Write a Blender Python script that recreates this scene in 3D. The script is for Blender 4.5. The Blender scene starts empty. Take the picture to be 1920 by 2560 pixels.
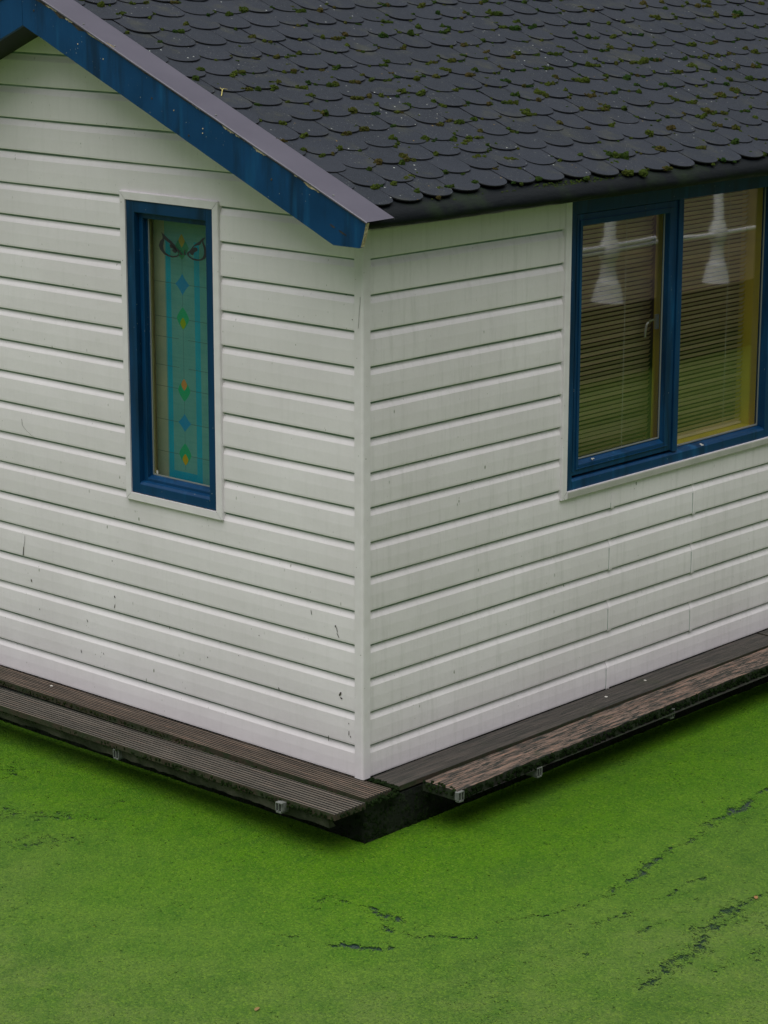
import bpy, math, random
from mathutils import Vector, Matrix, noise as mnoise
sc = bpy.context.scene
col = sc.collection
# ------------------------------------------------------------------ camera
YAW, PITCH, ROLL = math.radians(132.2186), math.radians(13.7981), math.radians(0.10194)
d_ = Vector((math.cos(PITCH)*math.cos(YAW), math.cos(PITCH)*math.sin(YAW), -math.sin(PITCH)))
r_ = d_.cross(Vector((0, 0, 1))).normalized()
u_ = r_.cross(d_)
r2 = r_*math.cos(ROLL) + u_*math.sin(ROLL)
u2 = -r_*math.sin(ROLL) + u_*math.cos(ROLL)
cd = bpy.data.cameras.new('camera'); cam = bpy.data.objects.new('camera', cd); col.objects.link(cam)
m = Matrix((r2, u2, -d_)).transposed().to_4x4(); m.translation = Vector((6.82241, -7.38744, 3.65276))
cam.matrix_world = m
cd.sensor_fit = 'VERTICAL'; cd.sensor_height = 36; cd.lens = 6190.43/2560*36
cd.clip_start = 0.1; cd.clip_end = 500
sc.camera = cam
# ------------------------------------------------------------------ sky, sun, exposure
SUN_EL, SUN_ROT = math.radians(78), math.radians(158)
w = bpy.data.worlds.new('World'); sc.world = w; w.use_nodes = True
nt = w.node_tree; nt.nodes.clear()
sky = nt.nodes.new('ShaderNodeTexSky'); sky.sky_type = 'NISHITA'; sky.sun_disc = False
sky.sun_elevation = SUN_EL; sky.sun_rotation = SUN_ROT; sky.dust_density = 4.0; sky.air_density = 1.0; sky.ozone_density = 1.0
hs = nt.nodes.new('ShaderNodeHueSaturation'); hs.inputs['Saturation'].default_value = 0.22
bg = nt.nodes.new('ShaderNodeBackground'); bg.inputs['Strength'].default_value = 0.065
wo = nt.nodes.new('ShaderNodeOutputWorld')
nt.links.new(sky.outputs[0], hs.inputs['Color']); nt.links.new(hs.outputs[0], bg.inputs['Color']); nt.links.new(bg.outputs[0], wo.inputs[0])
sd = bpy.data.lights.new('sun', 'SUN'); sd.energy = 2.6; sd.angle = math.radians(80); sd.color = (1.0, 0.985, 0.965)
so = bpy.data.objects.new('sun', sd); col.objects.link(so)
az = SUN_ROT  # nishita: rotation 0 = +Y, clockwise seen from above
sv = Vector((math.sin(az)*math.cos(SUN_EL), math.cos(az)*math.cos(SUN_EL), math.sin(SUN_EL)))
so.rotation_euler = sv.to_track_quat('Z', 'Y').to_euler()
sc.view_settings.view_transform = 'Standard'; sc.view_settings.look = 'None'
sc.view_settings.exposure = 0.30; sc.view_settings.gamma = 1.0
# ------------------------------------------------------------------ helpers
random.seed(7)
def R(a, b): return random.uniform(a, b)
class MB:
    def __init__(s): s.v = []; s.f = []; s.m = []; s.c = []
    def face(s, pts, mi=0, c=0.5):
        n = len(s.v); s.v += [tuple(p) for p in pts]; s.f.append(tuple(range(n, n+len(pts)))); s.m.append(mi); s.c.append(c)
    def box(s, x0, x1, y0, y1, z0, z1, mi=0, c=0.5):
        n = len(s.v)
        s.v += [(x0,y0,z0),(x1,y0,z0),(x1,y1,z0),(x0,y1,z0),(x0,y0,z1),(x1,y0,z1),(x1,y1,z1),(x0,y1,z1)]
        for q in ((0,3,2,1),(4,5,6,7),(0,1,5,4),(1,2,6,5),(2,3,7,6),(3,0,4,7)):
            s.f.append(tuple(n+i for i in q)); s.m.append(mi); s.c.append(c)
    def grid(s, rows, mi=0, c=0.5, closed=False, mis=None):
        n = len(s.v); w_ = len(rows[0])
        for r in rows: s.v += [tuple(p) for p in r]
        for i in range(len(rows)-1):
            for j in range(w_-1 + (1 if closed else 0)):
                j2 = (j+1) % w_
                s.f.append((n+i*w_+j, n+i*w_+j2, n+(i+1)*w_+j2, n+(i+1)*w_+j)); s.m.append(mis[j] if mis else mi); s.c.append(c)
    def cap(s, pts, mi=0, c=0.5): s.face(pts, mi, c)
    def tube(s, pts, rad, n=8, mi=0):
        rows = []
        for i, p in enumerate(pts):
            p = Vector(p); a = Vector(pts[max(0, i-1)]); b = Vector(pts[min(len(pts)-1, i+1)])
            t = (b-a).normalized(); x = t.orthogonal().normalized(); y = t.cross(x)
            rr = rad[i] if isinstance(rad, (list, tuple)) else rad
            rows.append([p + x*math.cos(2*math.pi*k/n)*rr + y*math.sin(2*math.pi*k/n)*rr for k in range(n)])
        s.grid(rows, mi, closed=True); s.cap(rows[0][::-1], mi); s.cap(rows[-1], mi)
    def build(s, name, mats, parent=None, smooth=False, bevel=0, cattr=False, loc=None):
        me = bpy.data.meshes.new(name); me.from_pydata(s.v, [], s.f)
        if not isinstance(mats, (list, tuple)): mats = [mats]
        for k in mats: me.materials.append(k)
        me.polygons.foreach_set('material_index', s.m)
        if smooth: me.polygons.foreach_set('use_smooth', [True]*len(s.f))
        if cattr:
            at = me.color_attributes.new('rnd', 'FLOAT_COLOR', 'CORNER'); k = 0
            buf = []
            for fi, f in enumerate(s.f): buf += [s.c[fi], s.c[fi], s.c[fi], 1.0]*len(f)
            at.data.foreach_set('color', buf)
        me.update()
        o = bpy.data.objects.new(name, me); col.objects.link(o)
        if parent: o.parent = parent
        if bevel:
            b = o.modifiers.new('b', 'BEVEL'); b.width = bevel; b.segments = 2; b.limit_method = 'ANGLE'; b.angle_limit = math.radians(40)
        return o
def tag(o, label=None, cat=None, group=None, kind=None):
    if label: o['label'] = label
    if cat: o['category'] = cat
    if group: o['group'] = group
    if kind: o['kind'] = kind
    return o
# ---- material helper
class NT:
    def __init__(s, name):
        s.m = bpy.data.materials.new(name); s.m.use_nodes = True; s.t = s.m.node_tree; s.t.nodes.clear()
        s.out = s.n('ShaderNodeOutputMaterial'); s.co = s.n('ShaderNodeTexCoord').outputs['Object']
    def n(s, t, **k):
        x = s.t.nodes.new(t)
        for a, b in k.items(): setattr(x, a, b)
        return x
    def l(s, a, b): s.t.links.new(a, b)
    def mp(s, sc_=(1,1,1), rot=(0,0,0), loc=(0,0,0)):
        x = s.n('ShaderNodeMapping'); x.inputs['Scale'].default_value = sc_; x.inputs['Rotation'].default_value = rot; x.inputs['Location'].default_value = loc
        s.l(s.co, x.inputs[0]); return x.outputs[0]
    def noise(s, scale, v=None, det=4, rough=.55, dist=0):
        x = s.n('ShaderNodeTexNoise'); x.inputs['Scale'].default_value = scale; x.inputs['Detail'].default_value = det
        x.inputs['Roughness'].default_value = rough; x.inputs['Distortion'].default_value = dist
        s.l(v or s.co, x.inputs['Vector']); return x.outputs['Fac']
    def vor(s, scale, v=None, out='Distance', rnd=1):
        x = s.n('ShaderNodeTexVoronoi'); x.inputs['Scale'].default_value = scale; x.inputs['Randomness'].default_value = rnd
        s.l(v or s.co, x.inputs['Vector']); return x.outputs[out]
    def ramp(s, f, a, b, ca=0., cb=1.):
        x = s.n('ShaderNodeMapRange'); x.inputs['From Min'].default_value = a; x.inputs['From Max'].default_value = b
        x.inputs['To Min'].default_value = ca; x.inputs['To Max'].default_value = cb; s.l(f, x.inputs['Value']); return x.outputs[0]
    def math(s, op, a, b=None):
        x = s.n('ShaderNodeMath', operation=op)
        for i, q in enumerate((a, b)):
            if q is None: continue
            if isinstance(q, (int, float)): x.inputs[i].default_value = q
            else: s.l(q, x.inputs[i])
        return x.outputs[0]
    def mix(s, f, a, b, mode='MIX'):
        x = s.n('ShaderNodeMix', data_type='RGBA', blend_type=mode)
        for i, q in ((0, f), (6, a), (7, b)):
            if isinstance(q, (int, float)): x.inputs[i].default_value = q
            elif isinstance(q, (tuple, list)): x.inputs[i].default_value = tuple(q)+(1,) if len(q) == 3 else q
            else: s.l(q, x.inputs[i])
        return x.outputs[2]
    def attr(s, name):
        x = s.n('ShaderNodeAttribute'); x.attribute_name = name; return x
    def bump(s, h, st=.3, dist=.01, prev=None):
        x = s.n('ShaderNodeBump'); x.inputs['Strength'].default_value = st; x.inputs['Distance'].default_value = dist
        s.l(h, x.inputs['Height'])
        if prev: s.l(prev, x.inputs['Normal'])
        return x.outputs[0]
    def bsdf(s, c, rough=.5, bump=None, spec=.5, metal=0):
        x = s.n('ShaderNodeBsdfPrincipled')
        for k_, q in (('Base Color', c), ('Roughness', rough), ('Metallic', metal)):
            if isinstance(q, (int, float)): x.inputs[k_].default_value = q
            elif isinstance(q, tuple): x.inputs[k_].default_value = q+(1,)
            else: s.l(q, x.inputs[k_])
        x.inputs['Specular IOR Level'].default_value = spec
        if bump: s.l(bump, x.inputs['Normal'])
        s.l(x.outputs[0], s.out.inputs[0]); return x
def mat_siding(name, drips, specks):
    q = NT(name)
    big = q.noise(1.6, det=5); fine = q.noise(60, det=3)
    base = q.mix(q.ramp(big, .35, .68), (.77, .725, .75), (.85, .81, .835))
    base = q.mix(q.ramp(fine, .3, .7, 0, .10), base, (.63, .60, .61))
    st = q.noise(1, q.mp((26, 26, 2.2)), det=5, rough=.7)
    base = q.mix(q.math('MULTIPLY', q.ramp(st, .5, .75), drips), base, (.45, .45, .42))
    al = q.noise(5, det=6, rough=.7)
    base = q.mix(q.ramp(al, .62, .8, 0, .22), base, (.42, .43, .36))
    v = q.mp((18, 18, 9)); vd = q.vor(1, v); vm = q.noise(2.3, det=2)
    sp = q.math('MULTIPLY', q.ramp(vd, .10, .055), q.ramp(vm, specks, specks+.12))
    v2 = q.vor(1, q.mp((46, 46, 24), loc=(3, 1, 7))); sp2 = q.math('MULTIPLY', q.ramp(v2, .11, .06), q.ramp(vm, specks-.05, specks+.1, 0, .8))
    ln = q.noise(22, q.mp((1, 1, .5)), det=2)
    sp = q.math('MULTIPLY', q.math('MAXIMUM', sp, sp2), q.ramp(ln, .5, .62))
    base = q.mix(sp, base, (.20, .22, .16))
    q.bsdf(base, q.ramp(big, .3, .7, .38, .52), q.bump(q.noise(7, det=3), .12, .02, q.bump(q.noise(350, det=2), .10, .002)), .45)
    return q.m
M = {}
M['siding'] = mat_siding('white_siding_gable', .12, .40)
M['siding_side'] = mat_siding('white_siding_side', .32, .45)
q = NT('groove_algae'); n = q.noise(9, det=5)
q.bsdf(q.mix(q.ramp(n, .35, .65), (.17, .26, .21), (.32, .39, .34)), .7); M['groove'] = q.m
q = NT('white_trim'); n = q.noise(12, det=5)
c = q.mix(q.ramp(n, .35, .7), (.81, .77, .80), (.73, .69, .71))
v = q.ramp(q.vor(30), .1, .04); c = q.mix(q.math('MULTIPLY', v, q.ramp(q.noise(6), .5, .6)), c, (.16, .17, .13))
q.bsdf(c, .42); M['trim'] = q.m
q = NT('grey_sill_trim'); q.bsdf(q.mix(q.ramp(q.noise(9), .35, .7), (.46, .45, .42), (.36, .37, .33)), .5); M['sill'] = q.m
def mat_blue(name, c0, c1, worn):
    q = NT(name)
    st = q.noise(1, q.mp((9, 9, 1.2)), det=4, rough=.6); n2 = q.noise(3, det=4)
    c = q.mix(q.ramp(n2, .35, .65), c0, c1)
    c = q.mix(q.ramp(st, .50, .66, 0, .8), c, (c0[0]*.6, c0[1]*.45, c0[2]*.4))
    st2 = q.noise(1, q.mp((14, 14, 2.2), loc=(5, 3, 2)), det=3)
    c = q.mix(q.ramp(st2, .56, .74, 0, .55), c, (.006, .10, .24))
    sp = q.math('MULTIPLY', q.ramp(q.vor(42), .10, .05), q.ramp(q.noise(7), .52, .6))
    c = q.mix(q.math('MULTIPLY', sp, worn), c, (.45, .50, .48))
    q.bsdf(c, q.ramp(n2, .3, .7, .32, .5), q.bump(q.noise(40, q.mp((1, 1, .3))), .15, .003), .32)
    return q.m
M['blue'] = mat_blue('blue_window_paint', (.001, .036, .105), (.002, .044, .125), .8)
M['blue_board'] = mat_blue('blue_board_paint', (.001, .034, .105), (.001, .052, .155), .7)
q = NT('peeled_paint'); q.bsdf(q.mix(q.ramp(q.noise(60), .4, .6), (.62, .52, .36), (.34, .27, .16)), .8); M['peel'] = q.m
q = NT('bare_rot'); q.bsdf(q.mix(q.ramp(q.noise(40), .4, .6), (.02, .018, .012), (.055, .045, .03)), .9); M['rot'] = q.m
q = NT('violet_grey_metal'); n = q.noise(5, det=4)
c = q.mix(q.ramp(n, .3, .7), (.070, .065, .088), (.085, .079, .104)); c = q.mix(q.ramp(q.vor(55), .07, .03, 0, .7), c, (.05, .045, .05))
q.bsdf(c, .38, q.bump(q.noise(3), .05, .01), .5); M['metal'] = q.m
q = NT('black_soffit'); q.bsdf(q.mix(q.ramp(q.noise(4), .3, .7), (.010, .013, .013), (.02, .026, .022)), .8); M['soffit'] = q.m
# shingles
q = NT('bitumen_shingle'); a = q.attr('rnd').outputs['Color']
n = q.noise(260, det=3, rough=.7); n2 = q.noise(2.2, det=4)
c = q.mix(q.ramp(n2, .35, .65), (.0085, .0125, .020), (.015, .018, .026))
sx = q.n('ShaderNodeSeparateColor'); q.l(a, sx.inputs[0])
c = q.mix(q.ramp(sx.outputs[0], 0, 1, 0, .9), c, (.006, .009, .014))
c = q.mix(q.ramp(n, .42, .68, 0, .9), c, (.034, .042, .057))
c = q.mix(q.ramp(q.noise(6, det=6, rough=.7), .54, .70, 0, .5), c, (.050, .054, .036))
pat = q.ramp(q.noise(1.3, det=2), .42, .6)
lv = q.vor(24); l2 = q.math('MULTIPLY', q.ramp(lv, .11, .06), pat); rc = q.vor(24, out='Color')
sr = q.n('ShaderNodeSeparateColor'); q.l(rc, sr.inputs[0])
l2 = q.math('MULTIPLY', l2, q.ramp(sr.outputs[0], .45, .46))
c = q.mix(l2, c, q.mix(q.ramp(sr.outputs[1], .86, .87), (.42, .45, .42), (.34, .21, .02)))
l3 = q.math('MULTIPLY', q.ramp(q.vor(60), .15, .08), q.ramp(q.noise(9), .48, .58)); c = q.mix(q.math('MULTIPLY', l3, .6), c, (.26, .28, .24))
q.bsdf(c, .82, q.bump(n, .55, .002, q.bump(q.noise(11, det=3), .25, .008)), .3); M['shingle'] = q.m
q = NT('shingle_edge'); q.bsdf((.012, .013, .015), .9); M['edge'] = q.m
q = NT('black_wet_felt'); n = q.noise(30, q.mp((1, .35, 1)), det=5, rough=.65); n2 = q.noise(3.2, det=5, rough=.6)
c = q.mix(q.ramp(n2, .52, .72), (.0035, .0055, .007), (.010, .020, .007)); c = q.mix(q.ramp(q.vor(60), .12, .05, 0, .5), c, (.06, .07, .055))
q.bsdf(c, q.ramp(n2, .35, .65, .42, .65), q.bump(n, .6, .008), .16); M['felt'] = q.m
# moss
def mat_moss(name, a_, b_, c_):
    q = NT(name); at = q.attr('rnd').outputs['Fac']
    x = q.mix(q.ramp(at, 0, .5), a_, b_); x = q.mix(q.ramp(at, .6, 1), x, c_)
    x = q.mix(q.ramp(q.noise(130, det=3), .35, .65, .0, .65), x, (.008, .014, .003))
    q.bsdf(x, .95, q.bump(q.noise(260, det=3), 1, .01), .1); return q.m
M['moss'] = mat_moss('moss', (.018, .050, .008), (.060, .085, .010), (.075, .058, .018))
M['moss_dark'] = mat_moss('dark_moss', (.006, .016, .004), (.016, .034, .007), (.045, .050, .012))
# wood
def mat_wood(name, a_, b_, dirt, axis, red):
    q = NT(name)
    s_ = (1.6, 60, 60) if axis == 'x' else (60, 1.6, 60)
    s2 = (5, 120, 120) if axis == 'x' else (120, 5, 120)
    if dirt > .9: s_, s2 = (50, 3, 50), (120, 11, 120)
    g1 = q.noise(1, q.mp(s_), det=5, rough=.65); g2 = q.noise(1, q.mp(s2, loc=(4, 2, 1)), det=4, rough=.7)
    c = q.mix(q.ramp(g1, .38, .64), a_, b_)
    c = q.mix(q.ramp(g2, .55, .68, 0, red), c, (.30, .17, .115))
    c = q.mix(q.ramp(g2, .50, .44, 0, dirt), c, (.014, .018, .014))
    c = q.mix(q.ramp(q.noise(4, det=5), .60, .75, 0, .5), c, (.035, .048, .015))
    q.bsdf(c, .62, q.bump(g2, .8, .004, q.bump(g1, .5, .006)), .35); return q.m
M['wood_ribbed'] = mat_wood('ribbed_deck_wood', (.085, .064, .047), (.17, .125, .092), .3, 'x', .55)
M['wood_ribbed_grey'] = mat_wood('grey_ribbed_deck_wood', (.088, .076, .060), (.140, .120, .098), .3, 'x', .25)
M['wood_dark'] = mat_wood('dark_deck_wood', (.035, .032, .028), (.080, .068, .058), .6, 'y', .06)
M['wood_worn'] = mat_wood('worn_deck_wood', (.060, .046, .037), (.20, .14, .11), 1.0, 'y', .85)
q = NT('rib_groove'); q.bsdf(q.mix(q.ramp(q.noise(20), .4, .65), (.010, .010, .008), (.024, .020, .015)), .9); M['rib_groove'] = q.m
q = NT('mossy_edge_wood'); q.bsdf(q.mix(q.ramp(q.noise(14, det=5), .4, .62), (.040, .029, .016), (.018, .028, .007)), .9, q.bump(q.noise(60), .6, .006)); M['edge_wood'] = q.m
q = NT('dark_mossy_edge'); q.bsdf(q.mix(q.ramp(q.noise(14, det=5), .4, .62), (.010, .010, .006), (.012, .024, .006)), .9, q.bump(q.noise(60), .6, .006)); M['edge_dark'] = q.m
q = NT('weathered_beam'); q.bsdf(q.mix(q.ramp(q.noise(3, det=6, rough=.7), .42, .60), (.015, .020, .008), (.085, .080, .062)), .85, q.bump(q.noise(40), .6, .006)); M['beam'] = q.m
q = NT('black_mossy_hull'); n = q.noise(2.2, det=6, rough=.7); n2 = q.noise(45, det=3)
c = q.mix(q.ramp(n, .42, .66), (.0035, .005, .0035), (.009, .017, .005)); c = q.mix(q.ramp(n2, .55, .7, 0, .6), c, (.018, .036, .008))
q.bsdf(c, .8, q.bump(n2, .8, .012), .3); M['hull'] = q.m
q = NT('galvanised_bracket'); q.bsdf(q.mix(q.ramp(q.noise(40), .35, .65), (.24, .25, .24), (.12, .13, .12)), .5, None, .5, .3); M['galv'] = q.m
q = NT('yellow_casing'); q.bsdf(q.mix(q.ramp(q.noise(5), .3, .7), (.72, .54, .05), (.64, .48, .045)), .5); M['yellow'] = q.m
q = NT('cream_casing'); q.bsdf((.75, .66, .28), .5); M['cream'] = q.m
q = NT('brown_slat'); q.bsdf(q.mix(q.ramp(q.noise(3), .3, .7), (.76, .60, .42), (.66, .52, .36)), .45); M['slat'] = q.m
q = NT('white_cord'); q.bsdf((.55, .52, .45), .7); M['cord'] = q.m
q = NT('chrome'); q.bsdf((.55, .55, .53), .3, None, .5, .8); M['chrome'] = q.m
q = NT('rubber_seal'); q.bsdf((.22, .24, .23), .5); M['seal'] = q.m
q = NT('dark_gap'); q.bsdf((.006, .007, .008), .9); M['dark'] = q.m
q = NT('interior'); q.bsdf((.10, .09, .08), .8); M['inside'] = q.m
q = NT('white_dropping'); q.bsdf((.52, .50, .46), .7); M['drop'] = q.m
# glass: clear with a mirror sheen of its two panes
def mat_glass(name, k, tint):
    q = NT(name)
    tr = q.n('ShaderNodeBsdfTransparent'); tr.inputs[0].default_value = tint+(1,)
    gl = q.n('ShaderNodeBsdfGlossy'); gl.inputs['Roughness'].default_value = .018
    q.l(q.bump(q.noise(1.6, det=1), .05, .02), gl.inputs['Normal'])
    fr = q.n('ShaderNodeLayerWeight'); fr.inputs[0].default_value = .5   # facing: 1-cos, the same on both faces of the pane
    f = q.math('ADD', q.math('MULTIPLY', q.math('POWER', fr.outputs[1], 3.0), k), .03)
    mx = q.n('ShaderNodeMixShader'); q.l(f, mx.inputs[0]); q.l(tr.outputs[0], mx.inputs[1]); q.l(gl.outputs[0], mx.inputs[2]); q.l(mx.outputs[0], q.out.inputs[0])
    return q.m
M['glass'] = mat_glass('double_glazing', 1.35, (.95, .96, .95))
M['glass2'] = mat_glass('narrow_glazing', .10, (.95, .97, .96))
# duckweed
GAPS= [(0.01,0.75,[(0.413,-0.756),(0.45,-0.739),(0.453,-0.686),(0.529,-0.683),(0.594,-0.69),(0.645,-0.668)]),(0.022,1.0,[(0.653,-0.677),(0.706,-0.678),(0.754,-0.674),(0.82,-0.677)]),(0.008,0.6,[(0.82,-0.677),(0.87,-0.663),(0.924,-0.646)]),(0.013,0.8,[(0.803,-0.749),(0.863,-0.781),(0.909,-0.762),(0.961,-0.738),(1.02,-0.692),(1.071,-0.652),(1.123,-0.62),(1.142,-0.572)]),(0.015,1.3,[(0.809,-1.015),(0.867,-0.977),(0.89,-0.948),(0.925,-0.932),(0.956,-0.911)]),(0.006,0.6,[(0.567,-1.09),(0.627,-1.059),(0.691,-1.032),(0.773,-1.018),(0.809,-1.015)]),(0.009,0.7,[(1.108,-0.428),(1.165,-0.343),(1.214,-0.248),(1.235,-0.195),(1.236,-0.092),(1.261,-0.069),(1.252,0.009),(1.25,0.086),(1.255,0.161),(1.253,0.24)]),(0.016,0.9,[(1.253,0.24),(1.215,0.368),(1.201,0.448),(1.194,0.545)]),(0.012,0.8,[(1.194,0.545),(1.147,0.664),(1.151,0.765),(1.148,0.861),(1.124,0.979)]),(0.022,1.05,[(1.124,0.979),(1.093,1.052),(1.098,1.149),(1.094,1.24),(1.083,1.335)]),(0.012,0.75,[(1.083,1.335),(1.061,1.466),(1.054,1.536),(1.035,1.708)]),(0.008,0.65,[(1.38,-0.278),(1.401,-0.185),(1.421,-0.075),(1.446,-0.018),(1.448,0.094)]),(0.01,0.8,[(1.421,0.164),(1.439,0.25),(1.426,0.38),(1.429,0.473)]),(0.009,0.6,[(1.492,-0.225),(1.476,-0.058),(1.501,0.006)]),(0.01,0.65,[(1.553,-0.185),(1.577,-0.098),(1.577,-0.032),(1.61,0.039)]),(0.03,0.75,[(1.745,0.007),(1.757,0.083),(1.74,0.15),(1.776,0.183)]),(0.035,1.0,[(1.74,0.234),(1.712,0.276)]),(0.018,0.8,[(1.708,0.289),(1.701,0.334),(1.724,0.389),(1.717,0.487),(1.739,0.507),(1.758,0.56)]),(0.05,0.62,[(1.787,-0.019),(1.862,-0.141)]),(0.06,0.55,[(1.837,-0.195),(1.845,-0.311)]),(0.02,0.7,[(1.874,-0.36),(1.86,-0.388)]),(0.03,0.8,[(1.863,-0.446),(1.881,-0.502)]),(0.015,0.7,[(1.906,0.138),(1.928,0.224),(1.927,0.305)]),(0.012,0.6,[(1.537,-0.578),(1.55,-0.504),(1.557,-0.451)]),(0.025,0.6,[(1.992,-0.237),(1.99,-0.178)]),(0.02,0.6,[(2.028,-0.035),(2.027,0.026)]),(0.008,0.6,[(0.022,-1.197),(0.14,-1.133)])]
CHIPS= [((-1.676, 3.223), (-1.6, 3.196), 5), ((-1.547, 3.17), (-1.495, 3.152), 8), ((-1.442, 3.134), (-1.288, 3.069), 8), ((-1.295, 3.078), (-1.229, 3.057), 5), ((-1.078, 2.985), (-1.054, 2.974), 6), ((-0.825, 2.877), (-0.762, 2.852), 6), ((-0.762, 2.847), (-0.693, 2.82), 7), ((-0.578, 2.767), (-0.51, 2.736), 8), ((-0.504, 2.734), (-0.47, 2.723), 5), ((-0.403, 2.692), (-0.324, 2.659), 9), ((-0.167, 2.593), (-0.148, 2.585), 4), ((-0.116, 2.569), (-0.026, 2.532), 7)]

q = NT('duckweed'); g = q.attr('gap').outputs['Fac']
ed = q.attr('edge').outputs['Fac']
cell = q.n('ShaderNodeTexVoronoi'); cell.inputs['Scale'].default_value = 130; q.l(q.co, cell.inputs['Vector'])
sc2 = q.n('ShaderNodeSeparateColor'); q.l(cell.outputs['Color'], sc2.inputs[0])
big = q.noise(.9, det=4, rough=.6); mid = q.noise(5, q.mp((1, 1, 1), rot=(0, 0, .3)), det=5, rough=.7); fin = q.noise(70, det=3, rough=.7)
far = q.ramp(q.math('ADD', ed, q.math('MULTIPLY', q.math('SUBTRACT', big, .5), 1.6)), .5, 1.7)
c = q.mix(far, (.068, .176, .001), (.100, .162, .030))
c = q.mix(q.ramp(mid, .40, .66, 0, .55), c, (.028, .112, .002))
sw = q.noise(3.2, q.mp((1, .35, 1), rot=(0, 0, -.5)), det=6, rough=.72, dist=.6)
c = q.mix(q.ramp(sw, .52, .68, 0, .6), c, (.040, .102, .010))
c = q.mix(q.ramp(sc2.outputs[0], .55, 1, 0, .5), c, (.15, .26, .02))
c = q.mix(q.ramp(sc2.outputs[1], .55, 1, 0, .5), c, (.014, .060, .006))
c = q.mix(q.ramp(fin, .50, .70, 0, .5), c, (.016, .060, .006))
c = q.mix(q.ramp(q.vor(9), .035, .02, 0, .8), c, (.26, .26, .02))
hgt = q.math('ADD', q.math('MULTIPLY', cell.outputs['Distance'], -1), q.math('MULTIPLY', fin, 1.4))
x = q.bsdf(c, .7, q.bump(hgt, .8, .008), .14)
n1 = q.noise(120, det=3, rough=.8)
n3 = q.noise(28, det=5, rough=.75)
thr = q.math('ADD', q.math('MULTIPLY', q.math('SUBTRACT', n1, .5), 2.6), q.math('MULTIPLY', q.math('SUBTRACT', n3, .5), 3.4))
val = q.math('ADD', g, thr)
hole = q.ramp(val, .48, .85)
patch = q.ramp(q.noise(1.1, q.mp((1, 1, 1), loc=(3.3, 1.2, 0)), det=3), .50, .68)
spk = q.ramp(q.math('ADD', q.math('ADD', n1, q.math('MULTIPLY', n3, .9)), q.math('MULTIPLY', patch, .10)), 1.14, 1.25)
hole = q.math('MAXIMUM', hole, q.math('MULTIPLY', spk, .75))
tr = q.n('ShaderNodeBsdfTransparent'); mx = q.n('ShaderNodeMixShader')
q.l(hole, mx.inputs[0]); q.l(x.outputs[0], mx.inputs[1]); q.l(tr.outputs[0], mx.inputs[2]); q.l(mx.outputs[0], q.out.inputs[0])
M['weed'] = q.m
q = NT('dark_water'); q.bsdf((.010, .026, .022), .12, None, .25); M['water'] = q.m
q = NT('quay_brick'); br = q.n('ShaderNodeTexBrick'); br.inputs['Scale'].default_value = 4; q.l(q.mp((1, 1, 1), rot=(math.pi/2, 0, math.pi/2)), br.inputs[0])
br.inputs['Color1'].default_value = (.065, .042, .028, 1); br.inputs['Color2'].default_value = (.045, .032, .024, 1); br.inputs['Mortar'].default_value = (.06, .055, .05, 1)
zq = q.n('ShaderNodeSeparateXYZ'); q.l(q.co, zq.inputs[0])
al = q.ramp(q.math('ADD', zq.outputs[2], q.math('MULTIPLY', q.noise(3, det=5), .5)), .42, .02)
q.bsdf(q.mix(al, q.mix(q.ramp(q.noise(1.5, det=5), .4, .6), br.outputs[0], (.10, .07, .035)), (.03, .09, .006)), .9); M['brick'] = q.m
q = NT('white_rail_paint'); q.bsdf((.82, .82, .84), .4); M['white'] = q.m
q = NT('leaf'); q.bsdf(q.mix(q.ramp(q.noise(8), .4, .6), (.03, .07, .01), (.06, .11, .02)), .7); M['leaf'] = q.m
q = NT('bark'); q.bsdf((.06, .045, .03), .9); M['bark'] = q.m

# ------------------------------------------------------------------ water and duckweed
WZ = -0.2
def axis(lo, hi, a, b, step):
    xs = []; x = a
    while x <= b+1e-6: xs.append(x); x += step
    k = step; x = b
    while x < hi: k *= 1.35; x += k; xs.append(min(x, hi))
    k = step; x = a; pre = []
    while x > lo: k *= 1.35; x -= k; pre.append(max(x, lo))
    return pre[::-1]+xs
xs = axis(-60, 60, -2.0, 2.6, .0125); ys = axis(-60, 60, -2.1, 1.8, .0125)
segs = []
GAPS += [(.075, .42, [(-1.87, -.59), (-1.74, -.58), (-1.62, -.59)]), (.08, .38, [(-1.42, -1.05), (-1.27, -.98), (-1.06, -.85), (-.95, -.76)]), (.09, .33, [(-1.2, -1.3), (-.95, -1.2), (-.8, -1.0)])]
for w_, st, pl in GAPS:
    w_, st = (w_*1.6, st*(.76 if w_ < .017 else .70)) if w_ < .045 else (w_, st)
    for i in range(len(pl)-1): segs.append((pl[i], pl[i+1], w_, st))
gap = []
verts = [(x, y, WZ) for y in ys for x in xs]
import bisect
bins = {}
for s_ in segs:
    (ax, ay), (bx, by), w_, st = s_
    for i in range(int(math.floor((min(ax, bx)-.12)*5)), int(math.floor((max(ax, bx)+.12)*5))+1):
        for j in range(int(math.floor((min(ay, by)-.12)*5)), int(math.floor((max(ay, by)+.12)*5))+1): bins.setdefault((i, j), []).append(s_)
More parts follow.
